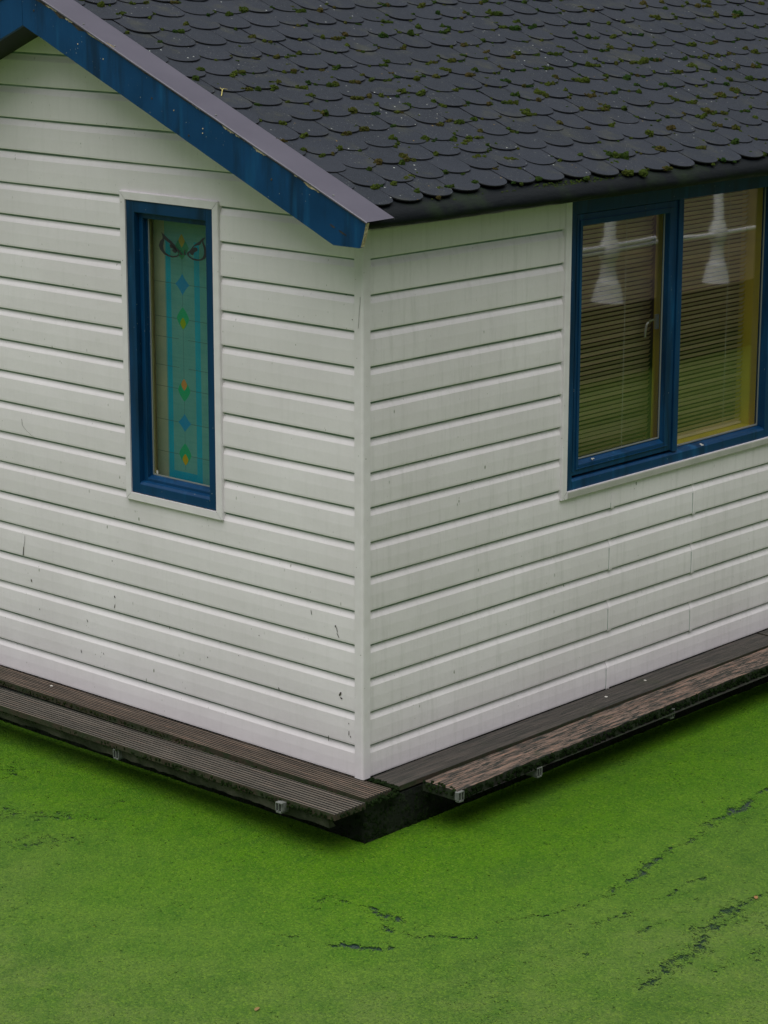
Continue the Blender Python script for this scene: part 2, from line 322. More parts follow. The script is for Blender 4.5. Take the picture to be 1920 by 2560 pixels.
for x, y, z in verts:
    v = 0.0
    L_ = bins.get((int(math.floor(x*5)), int(math.floor(y*5))))
    if L_:
        nx = x + mnoise.noise((x*9, y*9, 1))*.03 + mnoise.noise((x*30, y*30, 2))*.018; ny = y + mnoise.noise((x*9, y*9, 5))*.03 + mnoise.noise((x*30, y*30, 8))*.018
        for (ax, ay), (bx, by), w_, st in L_:
            dx, dy = bx-ax, by-ay; t = max(0, min(1, ((nx-ax)*dx+(ny-ay)*dy)/(dx*dx+dy*dy+1e-9)))
            dd = math.hypot(nx-ax-t*dx, ny-ay-t*dy)/w_
            v = max(v, st*(.35+.75*math.exp(-dd*dd))*math.exp(-dd*dd*.35) if dd < 3 else 0)
    gap.append(v*.95)
nx_ = len(xs); faces = [(j*nx_+i, j*nx_+i+1, (j+1)*nx_+i+1, (j+1)*nx_+i) for j in range(len(ys)-1) for i in range(nx_-1)]
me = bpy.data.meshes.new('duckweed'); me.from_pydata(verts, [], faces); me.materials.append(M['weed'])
at = me.attributes.new('gap', 'FLOAT', 'POINT'); at.data.foreach_set('value', gap)
# how far out from the hull: base colour shifts from saturated green to greyer
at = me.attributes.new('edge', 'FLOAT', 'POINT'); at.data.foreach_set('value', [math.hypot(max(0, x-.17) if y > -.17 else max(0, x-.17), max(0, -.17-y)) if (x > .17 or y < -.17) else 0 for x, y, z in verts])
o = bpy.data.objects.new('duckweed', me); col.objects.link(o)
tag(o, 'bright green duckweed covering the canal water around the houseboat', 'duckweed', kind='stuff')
b = MB(); b.face([(-80, -80, WZ-.004), (80, -80, WZ-.004), (80, 80, WZ-.004), (-80, 80, WZ-.004)])
tag(b.build('water', M['water']), 'dark canal water showing through gaps in the duckweed', 'water', kind='structure')

# ------------------------------------------------------------------ houseboat
boat = bpy.data.objects.new('houseboat', None); col.objects.link(boat)
tag(boat, 'white clapboard houseboat with blue barge boards and mossy black shingle roof', 'houseboat')
XL, YB = -3.668, 6.2     # far corner of the cabin
P = .15
def gz(k): return (15-k)*P-.0075
def profile(k):
    """(z, depth, material) from the groove at the top of board k+1 downwards to its lip"""
    zt, zb = gz(k), gz(k+1) if k < 14 else 0.0
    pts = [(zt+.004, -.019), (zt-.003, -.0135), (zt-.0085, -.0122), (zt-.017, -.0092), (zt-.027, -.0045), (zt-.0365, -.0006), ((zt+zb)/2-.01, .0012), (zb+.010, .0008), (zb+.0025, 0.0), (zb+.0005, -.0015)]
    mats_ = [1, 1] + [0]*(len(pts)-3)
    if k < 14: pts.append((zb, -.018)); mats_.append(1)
    return pts, mats_
def clip(pts, ms, z0, z1):
    out = []; om = []
    for i in range(len(pts)-1):
        (za, da), (zb, db) = pts[i], pts[i+1]
        if za <= z0+1e-6 or zb >= z1-1e-6: continue
        pa, pb = (za, da), (zb, db)
        if za > z1: t = (z1-za)/(zb-za); pa = (z1, da+(db-da)*t)
        if zb < z0: t = (z0-za)/(zb-za); pb = (z0, da+(db-da)*t)
        if not out: out.append(pa)
        out.append(pb); om.append(ms[i])
    return out, om
def siding(name, k0, L0_, L1_, opening, plane, matl, parent):
    """plane 'L': along x at y=0 facing -y ; 'R': along y at x=0 facing +x"""
    b = MB(); o0, o1, oz0, oz1 = opening
    for k in range(k0, 15):
        pts, ms = profile(k)
        zt, zb = pts[0][0], pts[-1][0]
        strips = []
        if zb >= oz1 or zt <= oz0: strips = [(L0_, L1_, -9, 99)]
        else:
            strips = [(L0_, o0, -9, 99), (o1, L1_, -9, 99)]
            if zt > oz1: strips.append((o0, o1, oz1, 99))
            if zb < oz0: strips.append((o0, o1, -9, oz0))
        for a0, a1, c0, c1 in strips:
            pp, mm = clip(pts, ms, c0, c1)
            if len(pp) < 2: continue
            nseg = max(1, int((a1-a0)/.12)); rows = []
            for i in range(nseg+1):
                s_ = a0+(a1-a0)*i/nseg
                wz = mnoise.noise((s_*1.1, k*3.7, 2))*.0022; wd = mnoise.noise((s_*1.7, k*5.1, 9))*.0016
                row = []
                for z, dd in pp:
                    z2 = z + (wz if (.02 < z and abs(z-c0) > 1e-4 and abs(z-c1) > 1e-4) else 0)
                    row.append((s_, -(dd+wd), z2) if plane == 'L' else (dd+wd, s_, z2))
                rows.append(row)
            if plane == 'R': rows = [r for r in rows]
            b.grid(rows, mis=mm)
    # backing sheet just behind, closes the cabin
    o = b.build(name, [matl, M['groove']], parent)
    for pgn in o.data.polygons: pgn.use_smooth = False
    # smooth only along the gentle front curve
    return o
def gable_top(x): return 2.39 + .42*min(-x, x-XL) if XL < x < 0 else 2.39
wl = siding('wall', -7, XL, -.042, (-1.44, -.86, 1.03, 2.395), 'L', M['siding'], boat)
# cut the gable to the roof slope
import bmesh
bm = bmesh.new(); bm.from_mesh(wl.data)
nrm = Vector((.42, 0, 1)).normalized()
for pn in (Vector((.42, 0, 1)), Vector((-.42, 0, 1))):
    co_ = Vector((0, 0, 2.415)) if pn.x > 0 else Vector((XL, 0, 2.415))
    bmesh.ops.bisect_plane(bm, geom=bm.verts[:]+bm.edges[:]+bm.faces[:], plane_co=co_, plane_no=pn.normalized(), clear_outer=True)
bm.to_mesh(wl.data); bm.free()
wl['label'] = 'gable wall of white clapboards with the narrow window'
wr = siding('wall', -1, .040, YB, (1.345, 3.08, 1.01, 2.5), 'R', M['siding_side'], boat)
bm = bmesh.new(); bm.from_mesh(wr.data)
bmesh.ops.bisect_plane(bm, geom=bm.verts[:]+bm.edges[:]+bm.faces[:], plane_co=(0, 0, 2.43), plane_no=(0, 0, 1), clear_outer=True)
bm.to_mesh(wr.data); bm.free()
wr['label'] = 'long side wall of white clapboards under the eave'
# backing (inner sheathing) with window openings
b = MB()
for x0, x1, z0, z1 in ((XL, -1.43, 0, 2.39), (-.868, -.03, 0, 2.39), (-1.43, -.868, 0, 1.04), (-1.43, -.868, 2.385, 2.39)): b.box(x0, x1, .022, .09, z0, z1)
b.face([(XL, .03, 2.39), (-.02, .03, 2.39), (XL/2, .03, 2.39+.42*1.83)]); 
for y0, y1, z0, z1 in ((.03, 1.362, 0, 2.42), (3.07, YB, 0, 2.42), (1.362, 3.07, 0, 1.025), (1.362, 3.07, 2.405, 2.42)): b.box(-.09, -.022, y0, y1, z0, z1)
b.box(XL, -.1, YB-.05, YB, 0, 2.42); b.box(XL, XL+.05, .1, YB-.06, 0, 2.42); b.box(XL+.06, -.1, .1, YB-.06, -.02, .03); b.box(XL+.06, -.1, .1, YB-.06, 2.43, 2.46)
b.build('inner_wall', M['inside'], boat)
# joint strips between butted boards
for i, (y, k) in enumerate([(1.720, 8), (2.387, 9), (1.716, 10), (2.390, 11), (1.718, 12), (2.394, 13), (1.716, 14)]):
    pts, ms = profile(k-1+0) if False else profile(k)
    if k == 8: pts, ms = clip(pts, ms, -9, .995)
    b = MB(); rows = []
    ps = [(z, dd) for z, dd in pts[1:] if dd > -.017] if k < 14 else [(z, dd) for z, dd in pts[1:]]
    for yy, ex in ((y, 0), (y+.0015, .0022), (y+.022, .0026), (y+.0235, 0)): rows.append([(dd+ex+.0012, yy, z-(0.004 if j == len(ps)-1 else 0)) for j, (z, dd) in enumerate(ps)])
    b.grid(rows); b.box(.0005, .0022, y-.003, y-.0003, ps[-1][0]+.004, ps[0][0]-.04, 1)
    b.build('joint_strip', [M['siding_side'], M['groove']], wr)
# corner post
b = MB()
rows = []
for z in (0.0, .4, .8, 1.2, 1.6, 1.93, 2.0, 2.2, 2.40):
    wv = mnoise.noise((z*2, 3, 3))*.0015
    rows.append([(-.042, .004, z), (-.042, -.006, z), (-.040, -.008+wv, z), (-.002, -.0085+wv, z), (.0065+wv, -.006, z), (.0085+wv, .001, z), (.0082+wv, .038, z), (.006, .040, z), (-.005, .040, z)])
b.grid(rows); ct = b.build('corner_trim', M['trim'], boat)
for cr, yy, par, wid in (([(-.005, 2.09), (-.006, 2.06), (-.010, 2.035), (-.013, 1.985), (-.016, 1.958)], -.0105, 'corner', (.0008, .0008, .0008, .0008)),
                    ([(-2.205, 1.273), (-2.201, 1.243), (-2.188, 1.232), (-2.168, 1.219), (-2.140, 1.205), (-2.106, 1.192)], -.0032, 'wall', (.001,)*5),
                    ([(-2.210, .70), (-2.214, .665), (-2.222, .640), (-2.228, .597)], -.0032, 'wall', (.001, .001, .0025))):
    b = MB()
    for i in range(len(cr)-1):
        (xa, za), (xb, zb), ww = cr[i], cr[i+1], wid[i]
        b.face([(xa-ww, yy, za), (xa+ww, yy, za), (xb+ww, yy, zb), (xb-ww, yy, zb)])
    b.build('crack', M['rot'], ct if par == 'corner' else wl)
# scuffs and specks on the gable boards (real dark scars)
def scar(x, z, w_, h, ang):
    b = MB()
    n = 7; ca, sa = math.cos(ang), math.sin(ang); pts = []
    for i in range(n):
        t = 2*math.pi*i/n; rr = R(.7, 1.1); px, pz = w_*math.cos(t)*rr, h*math.sin(t)*rr
        pts.append((x+px*ca-pz*sa, -.0032, z+px*sa+pz*ca))
    b.face(pts); b.build('scuff_mark', M['rot'], wl)
for x, z, w_, h, a_ in [(-2.172, .482, .005, .010, .3), (-1.573, .470, .003, .014, -.3), (-1.571, .515, .004, .007, .3), (-2.117, .349, .003, .004, 0), (-1.582, .686, .004, .003, 0), (-.130, .357, .006, .014, -.5), (-.124, .340, .007, .004, -.3),
                        (-.148, .640, .0022, .016, .25), (-.142, .617, .0022, .014, .6), (-.157, .655, .003, .007, -.2), (-.079, .191, .0025, .013, 0), (-.080, .235, .003, .004, 0), (-.07, .178, .003, .006, .5), (-.2, .14, .002, .015, 0),
                        (-.056, 1.99, .003, .003, 0), (-.09, 2.09, .004, .003, 0), (-.30, .69, .002, .012, .2), (-.62, .52, .0025, .004, 0), (-.75, .40, .003, .003, 0), (-.5, .30, .003, .008, .4), (-.95, .35, .003, .004, 0), (-1.2, .44, .002, .008, 0), (-1.82, .2, .003, .009, .2), (-1.77, .36, .0025, .009, .5), (-1.66, .22, .002, .006, .4)]: scar(x, z, w_, h, a_)

# ------------------------------------------------------------------ narrow gable window
b = MB(); y0, y1 = -.007, .055
X0, X1, Z0, Z1 = -1.427, -.873, 1.045, 2.380
b.box(X0, X0+.052, y0, y1, Z0, Z1); b.box(X1-.044, X1, y0, y1, Z0, Z1)
b.box(X0+.052, X1-.044, y0, y1, Z1-.056, Z1)
# bottom rail with a sloping sill
b.grid([[(x, y0, Z0), (x, y0, Z0+.042), (x, y0+.010, Z0+.052), (x, y1, Z0+.064)] for x in (X0+.052, X1-.044)])
fr = b.build('window', M['blue'], boat, bevel=.002); fr['label'] = 'narrow blue framed window in the gable wall'
b = MB(); i0, i1, j0, j1 = X0+.0525, X1-.0445, Z0+.055, Z1-.0565   # stepped inner bead
b.box(i0, i0+.026, .020, .056, j0, j1); b.box(i1-.026, i1, .020, .056, j0, j1); b.box(i0+.026, i1-.026, .020, .056, j1-.026, j1)
b.grid([[(x, .020, j0-.01), (x, .020, j0+.014), (x, .048, j0+.028), (x, .056, j0+.028)] for x in (i0+.026, i1-.026)])
b.box(i0+.026, i0+.033, .042, .0565, j0+.02, j1-.026)
b.build('glazing_bead', M['blue'], fr, bevel=.002)
g0, g1, h0, h1 = i0+.02, i1-.02, j0+.012, j1-.02
b = MB(); b.box(g0, g1, .050, .054, h0, h1)
b.build('pane', M['glass2'], fr)
b = MB(); b.box(-1.322, -1.311, .0480, .0486, 1.135, 1.150); b.build('glass_label', M['drop'], fr)
b = MB(); t_ = .006
b.box(i0+.0335, i0+.039, .0455, .0495, j0+.028, j1-.027); b.box(i0+.039, i1-.027, .0455, .0495, j0+.0275, j0+.033)
b.build('rubber_seal', M['seal'], fr)
b = MB()  # inner lining
b.box(X0-.01, X0+.028, .0915, .20, Z0, Z1); b.box(X1-.028, X1+.01, .0915, .20, Z0, Z1); b.box(X0+.028, X1-.028, .0915, .20, Z1-.03, Z1); b.box(X0+.028, X1-.028, .0915, .20, Z0, Z0+.05)
b.box(X0+.0, X0+.055, .0575, .091, Z0+.04, Z1); b.box(X1-.055, X1, .0575, .091, Z0+.04, Z1)
b.build('inner_lining', M['cream'], fr, bevel=.002)
b = MB()  # white trim with mitred corners, 12 mm proud
def mitre(b, x0, x1, z0, z1, w_, f, back, flip):
    o_ = [(x0, z0), (x1, z0), (x1, z1), (x0, z1)]; i_ = [(x0+w_, z0+w_), (x1-w_, z0+w_), (x1-w_, z1-w_), (x0+w_, z1-w_)]
    P3 = (lambda x, d, z: (x, -d, z)) if flip == 'L' else (lambda x, d, z: (d, x, z))
    for k in range(4):
        k2 = (k+1) % 4; e = .0009
        (ax, az_), (bx, bz) = o_[k], o_[k2]; (cx, cz), (dx, dz) = i_[k2], i_[k]
        # shrink along the run for a hairline mitre joint
        L2 = math.hypot(bx-ax, bz-az_); ux, uz = (bx-ax)/L2*e, (bz-az_)/L2*e
        A, B, C_, D = (ax+ux, az_+uz), (bx-ux, bz-uz), (cx-ux, cz-uz), (dx+ux, dz+uz)
        rows = [[P3(*(A[0], back, A[1])), P3(A[0], f-.003, A[1]), P3(A[0]*.93+D[0]*.07, f, A[1]*.93+D[1]*.07), P3(D[0], f, D[1]), P3(D[0], back, D[1])],
                [P3(B[0], back, B[1]), P3(B[0], f-.003, B[1]), P3(B[0]*.93+C_[0]*.07, f, B[1]*.93+C_[1]*.07), P3(C_[0], f, C_[1]), P3(C_[0], back, C_[1])]]
        b.grid(rows)
    # dark line behind the joint
mitre(b, -1.463, -.834, 1.006, 2.414, .0355, .0135, -.02, 'L')
b.build('window_trim', M['trim'], fr)

# ------------------------------------------------------------------ wide side window
b = MB(); xf, xb = .006, -.055
b.box(xb, xf, 1.365, 1.409, 1.032, 2.405); b.box(xb, xf, 2.985, 3.062, 1.032, 2.405); b.box(xb, xf, 2.196, 2.234, 1.032+.055, 2.303)
b.box(xb, xf, 1.409, 2.985, 2.303, 2.405)
b.grid([[(xf, y, 1.032), (xf, y, 1.072), (xf-.008, y, 1.082), (xb, y, 1.092)] for y in (1.409, 2.985)])
b.grid([[(xf, y, 1.032), (xb, y, 1.032)] for y in (1.409, 2.985)])
fr2 = b.build('window', M['blue'], boat, bevel=.002); fr2['label'] = 'wide blue framed window with two panes under the eave'
# opening sash: rebated frame
b = MB(); s0, s1, t0, t1 = 1.4125, 2.1925, 1.096, 2.2995
b.box(-.045, -.002, s0, s0+.055, t0, t1); b.box(-.045, -.002, s1-.058, s1, t0, t1); b.box(-.045, -.002, s0+.055, s1-.058, t1-.055, t1); b.box(-.045, -.002, s0+.055, s1-.058, t0, t0+.044)
b.grid([[(-.002, y, t0+.0445), (-.012, y, t0+.047), (-.038, y, t0+.062), (-.045, y, t0+.062)] for y in (s0+.055, s1-.058)])
sash = b.build('sash', M['blue'], fr2, bevel=.0025)
b = MB(); b.box(.0, .0035, s0+.004, s0+.012, t0+.02, t1-.01); b.box(-.0015, .003, s0+.030, s0+.034, t0+.03, t1-.03); 
b.box(-.0015, .003, s0+.030, s1-.03, t0+.026, t0+.030); b.box(-.0015, .003, s0+.030, s1-.03, t1-.032, t1-.028)
b.build('sash_moulding', M['blue'], fr2, bevel=.001)
b = MB(); b.box(-.040, -.036, s0+.045, s1-.048, t0+.05, t1-.045); b.build('pane', M['glass'], fr2)
b = MB(); b.box(-.045, -.041, 2.225, 2.995, 1.075, 2.315); b.build('pane', M['glass'], fr2)
b = MB(); b.box(-.0405, -.036, 2.2345, 2.240, 1.093, 2.3025); b.box(-.0405, -.036, 2.979, 2.9845, 1.093, 2.3025); b.box(-.0405, -.034, 2.240, 2.979, 1.0925, 1.099)
b.box(-.0355, -.031, s1-.0645, s1-.0585, t0+.063, t1-.056); b.box(-.0355, -.030, s0+.056, s1-.065, t0+.0625, t0+.068)
b.build('rubber_seal', M['seal'], fr2)
b = MB()   # yellow inner lining
b.box(-.175, -.056, 2.985, 3.05, 1.06, 2.40); b.box(-.175, -.056, 1.37, 1.40, 1.06, 2.40); b.box(-.175, -.056, 1.40, 2.985, 1.06, 1.088); b.box(-.175, -.056, 1.40, 2.985, 2.33, 2.40)
b.box(-.12, -.056, 2.185, 2.235, 1.088, 2.33)
b.build('inner_lining', M['yellow'], fr2, bevel=.002)
b = MB(); pts = []
for i in range(9):
    t = i/8; pts.append((-.055-.035*math.sin(min(1, t*2.2)*math.pi/2), 2.118-.040*math.sin(t*math.pi/2), 1.735-.085*t**1.6))
b.tube(pts, [.006]*9, 8); b.box(-.058, -.047, 2.105, 2.130, 1.69, 1.76)
b.build('window_handle', M['chrome'], fr2, smooth=False)
b = MB(); mitre(b, 1.329, 3.098, .996, 2.44, .036, .0135, -.02, 'R')
tr2 = b.build('window_trim', M['trim'], fr2)
b = MB(); b.grid([[(.0145, y, .998), (.017, y, 1.0), (.017, y, 1.027), (.0145, y, 1.030)] for y in (1.372, 3.055)]); b.build('sill_strip', M['sill'], fr2)

# ------------------------------------------------------------------ blinds, stained glass, stickers (hang inside: things of their own)
def blind(y0, y1, z0, z1, x, label, cords):
    r = bpy.data.objects.new('venetian_blind', None); col.objects.link(r); r.location = (x, (y0+y1)/2, z0)
    tag(r, label, 'blind', 'brown venetian blinds behind the side windows')
    b = MB(); z = z0+.02; h = (y1-y0)/2
    while z < z1-.03:
        dy = R(-.0008, .0008); a_ = math.radians(52+R(-7, 7)); rows = []
        for yy in (-h, -h*.3, h*.3, h):
            row = []
            for j in range(5):
                t = (j-2)/2*.0125; row.append((t*math.cos(a_)*-1, yy, z-z0+t*math.sin(a_)*-1 - (1-abs(j-2)/2)*-.0015 + mnoise.noise((yy*3, z*9, 1))*.0012))
            rows.append(row)
        b.grid(rows); z += .0213
    b.build('slats', M['slat'], r, smooth=True)
    for c in cords:
        b = MB(); b.tube([(.017, c-(y0+y1)/2, .02), (.017, c-(y0+y1)/2+.001, (z1-z0)/2), (.017, c-(y0+y1)/2, z1-z0-.02)], .0014, 6)
        b.build('cord', M['cord'], r)
    b = MB(); b.box(-.012, .012, -h, h, z1-z0-.028, z1-z0); b.build('headrail', M['slat'], r)
    b = MB(); b.box(-.010, .010, -h, h, 0, .010); b.build('bottom_rail', M['slat'], r)
blind(1.405, 2.180, 1.100, 2.33, -.135, 'brown slatted blind behind the opening sash with the handle', [1.95])
blind(2.245, 2.975, 1.092, 2.33, -.138, 'brown slatted blind behind the fixed pane beside the yellow lining', [2.80])

# stained glass panel, flat painted glass 4 mm thick hanging behind the narrow pane
q = NT('stained_glass')
q.l  # pattern from real x,z position of the panel (object space)
xyz = q.n('ShaderNodeSeparateXYZ'); q.l(q.co, xyz.inputs[0]); X, Z = xyz.outputs[0], xyz.outputs[2]
def band(v, c_, hw): return q.math('LESS_THAN', q.math('ABSOLUTE', q.math('SUBTRACT', v, c_)), hw)
n = q.noise(5, det=5, rough=.65); n2 = q.noise(1, q.mp((4, 4, 90)), det=4)
cx = -.0
basec = q.mix(q.ramp(n, .3, .7), (.055, .21, .225), (.10, .26, .26)); basec = q.mix(q.ramp(n2, .45, .7, 0, .35), basec, (.04, .17, .18))
teal = q.mix(q.ramp(n, .35, .65), (.0, .19, .30), (.0, .25, .36))
left_clear = q.math('LESS_THAN', X, -.112)
basec = q.mix(left_clear, basec, q.mix(q.ramp(n, .3, .7), (.17, .21, .17), (.28, .28, .19)))
strip = q.math('MAXIMUM', band(X, -.089, .0155), band(X, .094, .0175))
strip = q.math('MULTIPLY', strip, q.math('LESS_THAN', Z, 1.09))
bot = q.math('MULTIPLY', band(X, .002, .108), band(Z, .020, .020))
strip = q.math('MAXIMUM', strip, bot)
cc = q.mix(strip, basec, teal)
for zz in (.895, .738, .647, .517, .420, .267, .118):
    ln = q.math('MULTIPLY', band(Z, zz, .0013), q.math('GREATER_THAN', q.math('ABSOLUTE', X), .03)); cc = q.mix(q.math('MULTIPLY', ln, .75), cc, (.03, .06, .06))
cc = q.mix(q.math('MULTIPLY', q.math('MULTIPLY', band(X, 0, .0012), band(Z, .57, .52)), .65), cc, (.03, .06, .06))
def dia(zc, h, w_, colr, pw=1.0):
    global cc
    a_ = q.math('POWER', q.math('DIVIDE', q.math('ABSOLUTE', X), w_), pw); b_ = q.math('POWER', q.math('DIVIDE', q.math('ABSOLUTE', q.math('SUBTRACT', Z, zc)), h), pw)
    cc = q.mix(q.math('LESS_THAN', q.math('ADD', a_, b_), 1.0), cc, colr)
dia(.895, .050, .047, (.0, .15, .33), .85); dia(.267, .042, .043, (.0, .16, .34), .9)
for zc, tip, tc in ((.742, -.022, (.18, .26, .01)), (.416, .026, (.38, .16, .05)), (.122, -.024, (.34, .22, .01))):
    dia(zc, .050, .040, (.0, .24, .12), 1.25); dia(zc+tip, .026, .019, tc, 1.3)
dia(1.06, .055, .045, (.02, .16, .10), 1.1); dia(1.09, .030, .020, (.25, .20, .04), 1.2)
q.bsdf(cc, .22, q.bump(n2, .15, .002), .5); M['stained'] = q.m
b = MB(); b.box(-.185, .185, 0, .004, 0, 1.235)
r = b.build('stained_glass_panel', M['stained']); r.location = (-1.178, .095, 1.115)
tag(r, 'teal and green stained glass panel with diamonds and leaf motifs behind the narrow gable window', 'stained glass')
# angry eyes window sticker, on the outer face of the glass
def ring(b, outer, inner, y):
    n_ = len(outer)
    for i in range(n_):
        j = (i+1) % n_; b.face([(outer[i][0], y, outer[i][1]), (outer[j][0], y, outer[j][1]), (inner[j][0], y, inner[j][1]), (inner[i][0], y, inner[i][1])])
EYES = {'Lo':[(-1.259,2.24),(-1.24,2.231),(-1.217,2.216),(-1.193,2.206),(-1.176,2.194),(-1.159,2.177),(-1.142,2.17),(-1.149,2.158),(-1.144,2.151),(-1.157,2.14),(-1.185,2.134),(-1.216,2.136),(-1.244,2.144),(-1.268,2.163),(-1.276,2.18),(-1.267,2.2),(-1.251,2.213),(-1.25,2.225)],'Li':[(-1.246,2.214),(-1.234,2.208),(-1.225,2.204),(-1.211,2.198),(-1.194,2.19),(-1.177,2.177),(-1.163,2.166),(-1.154,2.161),(-1.151,2.154),(-1.16,2.146),(-1.185,2.141),(-1.212,2.143),(-1.235,2.152),(-1.245,2.163),(-1.248,2.18),(-1.244,2.195),(-1.241,2.205),(-1.242,2.21)],'Lp':[(-1.208,2.189),(-1.197,2.192),(-1.182,2.186),(-1.166,2.175),(-1.159,2.166),(-1.165,2.156),(-1.181,2.157),(-1.191,2.166),(-1.182,2.174),(-1.201,2.176)],'Ro':[(-0.975,2.243),(-0.996,2.236),(-1.016,2.22),(-1.037,2.21),(-1.058,2.195),(-1.076,2.176),(-1.097,2.163),(-1.094,2.153),(-1.08,2.143),(-1.06,2.136),(-1.032,2.134),(-1.005,2.138),(-0.984,2.147),(-0.973,2.158),(-0.973,2.184),(-0.979,2.204),(-0.989,2.218),(-0.991,2.227)],'Ri':[(-0.992,2.229),(-1.001,2.22),(-1.013,2.206),(-1.031,2.202),(-1.048,2.196),(-1.065,2.182),(-1.083,2.161),(-1.083,2.154),(-1.073,2.147),(-1.056,2.143),(-1.032,2.141),(-1.011,2.143),(-0.996,2.153),(-0.987,2.168),(-0.987,2.185),(-0.991,2.201),(-0.998,2.215),(-0.998,2.222)],'Rp':[(-1.058,2.188),(-1.041,2.193),(-1.027,2.189),(-1.029,2.178),(-1.049,2.169),(-1.056,2.157),(-1.069,2.158),(-1.08,2.167)],'T1':[(-1.111,2.176),(-1.105,2.175),(-1.107,2.162),(-1.097,2.155),(-1.111,2.152),(-1.116,2.157)],'T0':[(-1.14,2.17),(-1.128,2.157),(-1.118,2.153),(-1.129,2.15),(-1.142,2.157)]}
q = NT('black_vinyl'); q.bsdf((.016, .016, .022), .5); M['vinyl'] = q.m
b = MB(); YS = .0488
ring(b, EYES['Lo'], EYES['Li'], YS); ring(b, EYES['Ro'], EYES['Ri'], YS)
for k in ('Lp', 'Rp', 'T1', 'T0'): b.face([(x, YS, z) for x, z in EYES[k]])
r = b.build('window_sticker', M['vinyl']); mo = r.modifiers.new('s', 'SOLIDIFY'); mo.thickness = .0006
tag(r, 'black sticker of two angry eyes on the glass of the narrow window', 'sticker')

# ------------------------------------------------------------------ roof
S = .42; ZR = 2.5255; CF = math.sqrt(1+S*S)       # top of shingles z = ZR - S*x
XR = XL/2                                          # ridge
YG0 = -.225
b = MB()
th = .055
YE = YB+.25
for sgn in (1, -1):
    def px(x): return x if sgn == 1 else 2*XR-x
    zt = lambda x: ZR-.022-S*x
    prof = [(XR, zt(XR)), (.135, zt(.135)), (.135, zt(.135)-.04), (XR, zt(XR)-th-.01)]
    rows = [[(px(x), y, z) for x, z in prof] for y in (YG0+.022, YE)]
    b.grid(rows, closed=True); b.cap(rows[0]); b.cap(rows[1][::-1])
for sgn in (1, -1):
    xe = -.005 if sgn == 1 else .135
    prof = [(XR, ZR-S*XR-.04), (xe, ZR-S*xe-.04), (xe, ZR-S*xe-.160), (XR, ZR-S*XR-.160)]
    rows = [[((x if sgn == 1 else 2*XR-x), y, z) for x, z in prof] for y in (YG0+.021, -.001)]
    b.grid(rows, closed=True); b.cap(rows[0]); b.cap(rows[1][::-1])
roof = b.build('roof', M['soffit'], boat)
# shingles: beaver-tail tiles, each slightly off
b = MB(); W = .190; PITCH_ = .1475
SC = 1/CF
def rp(u, y, lift): # u distance down the slope from x=0
    x = u*SC; return (x + lift*S*SC, y, ZR - S*x + lift*SC - .006)
row = 0; u = .138
shing = []
while u > XR*CF+.05:
    off = (0.0 if row % 2 == 0 else .098) + R(-.006, .006)
    y = -.19*1+off-W
    ncol = int((YE+.2)/W)+4
    for cidx in range(ncol):
        yc = y + cidx*W
        if yc+W/2 < -.075 or yc > YE-.02: continue
        # the course sags where the roll sags
        sag = -.040*(math.exp(-((yc-.85)/.55)**2)) if row < 3 else -.030*math.exp(-((yc-.85)/.55)**2)*max(0, 1-row*.12)
        ut = u + R(-.005, .005) + sag*(1 if row < 1 else .75); hw = W/2-.0010; rot = R(-.02, .02); lf = R(.0, .0035); tl = R(-.0015, .0015)
        out = []
        top = ut-PITCH_-.075; side = ut-.072
        out.append((top, -hw)); out.append((side-.03, -hw)); 
        for i in range(11):
            a_ = math.pi*(-.5+i/10); sx_ = math.sin(a_); cx_ = math.cos(a_)
            out.append((side + .072*(abs(cx_)**.88), hw*(1 if sx_ > 0 else -1)*abs(sx_)**.90))
        out.append((side-.03, hw)); out.append((top, hw))
        T3 = []; B3 = []
        for uu, vv in out:
            ru = uu + vv*rot; rv = vv - (uu-ut)*rot
            if yc+rv < -.100: rv = -.100-yc
            fr_ = (uu-top)/(ut-top); lift = .0015 + (.0085+lf)*fr_ + tl*vv/hw + .002*math.sin(vv/hw*1.5)*fr_*R(.8, 1.2)*0
            T3.append(rp(ru, yc+rv, lift)); B3.append(rp(ru, yc+rv, lift-.0052))
        c_ = R(0, 1); n_ = len(T3)
        b.face(T3, 0, c_)
        for i in range(1, n_-2): b.face([T3[i+1], T3[i], B3[i], B3[i+1]], 1, c_)
        shing.append((ut, yc, row))
    u -= PITCH_; row += 1
sh = b.build('shingles', [M['shingle'], M['edge']], roof, cattr=True)
b = MB()  # far slope covering and ridge cap
b.face([(2*XR-x, y, ZR-S*x-.012) for x, y in ((.14, YG0+.03), (.14, YE), (XR, YE), (XR, YG0+.03))])
b.tube([(XR, YG0+.03, ZR-S*XR-.015), (XR, YE, ZR-S*XR-.015)], .03, 10)
b.build('ridge_cap', M['felt'], roof)
# eave roll of black felt
b = MB(); rows = []
prof = [(-.02, ZR-.014-S*-.02), (.060, ZR-.013-S*.06), (.100, ZR-.013-S*.10), (.128, 2.459), (.150, 2.444), (.163, 2.425), (.165, 2.405), (.155, 2.391), (.135, 2.386), (.08, 2.386), (.003, 2.395)]
n_ = 90
for i in range(n_+1):
    y = YG0+.024+(YE-.02-YG0-.024)*i/n_
    row_ = []
    for j, (x, z) in enumerate(prof):
        k = max(0, min(1, (j-2)/4)) if j < 9 else .3
        row_.append((x+k*(.006*mnoise.noise((y*2.3, j*.4, 0))+.0035*mnoise.noise((y*9, j*.7, 3))), y, z+k*(.005*mnoise.noise((y*1.7, j*.4, 7))+.003*mnoise.noise((y*11, j*.6, 4)))))
    rows.append(row_)
b.grid(rows)
b.build('eave_roll', M['felt'], roof, smooth=True)
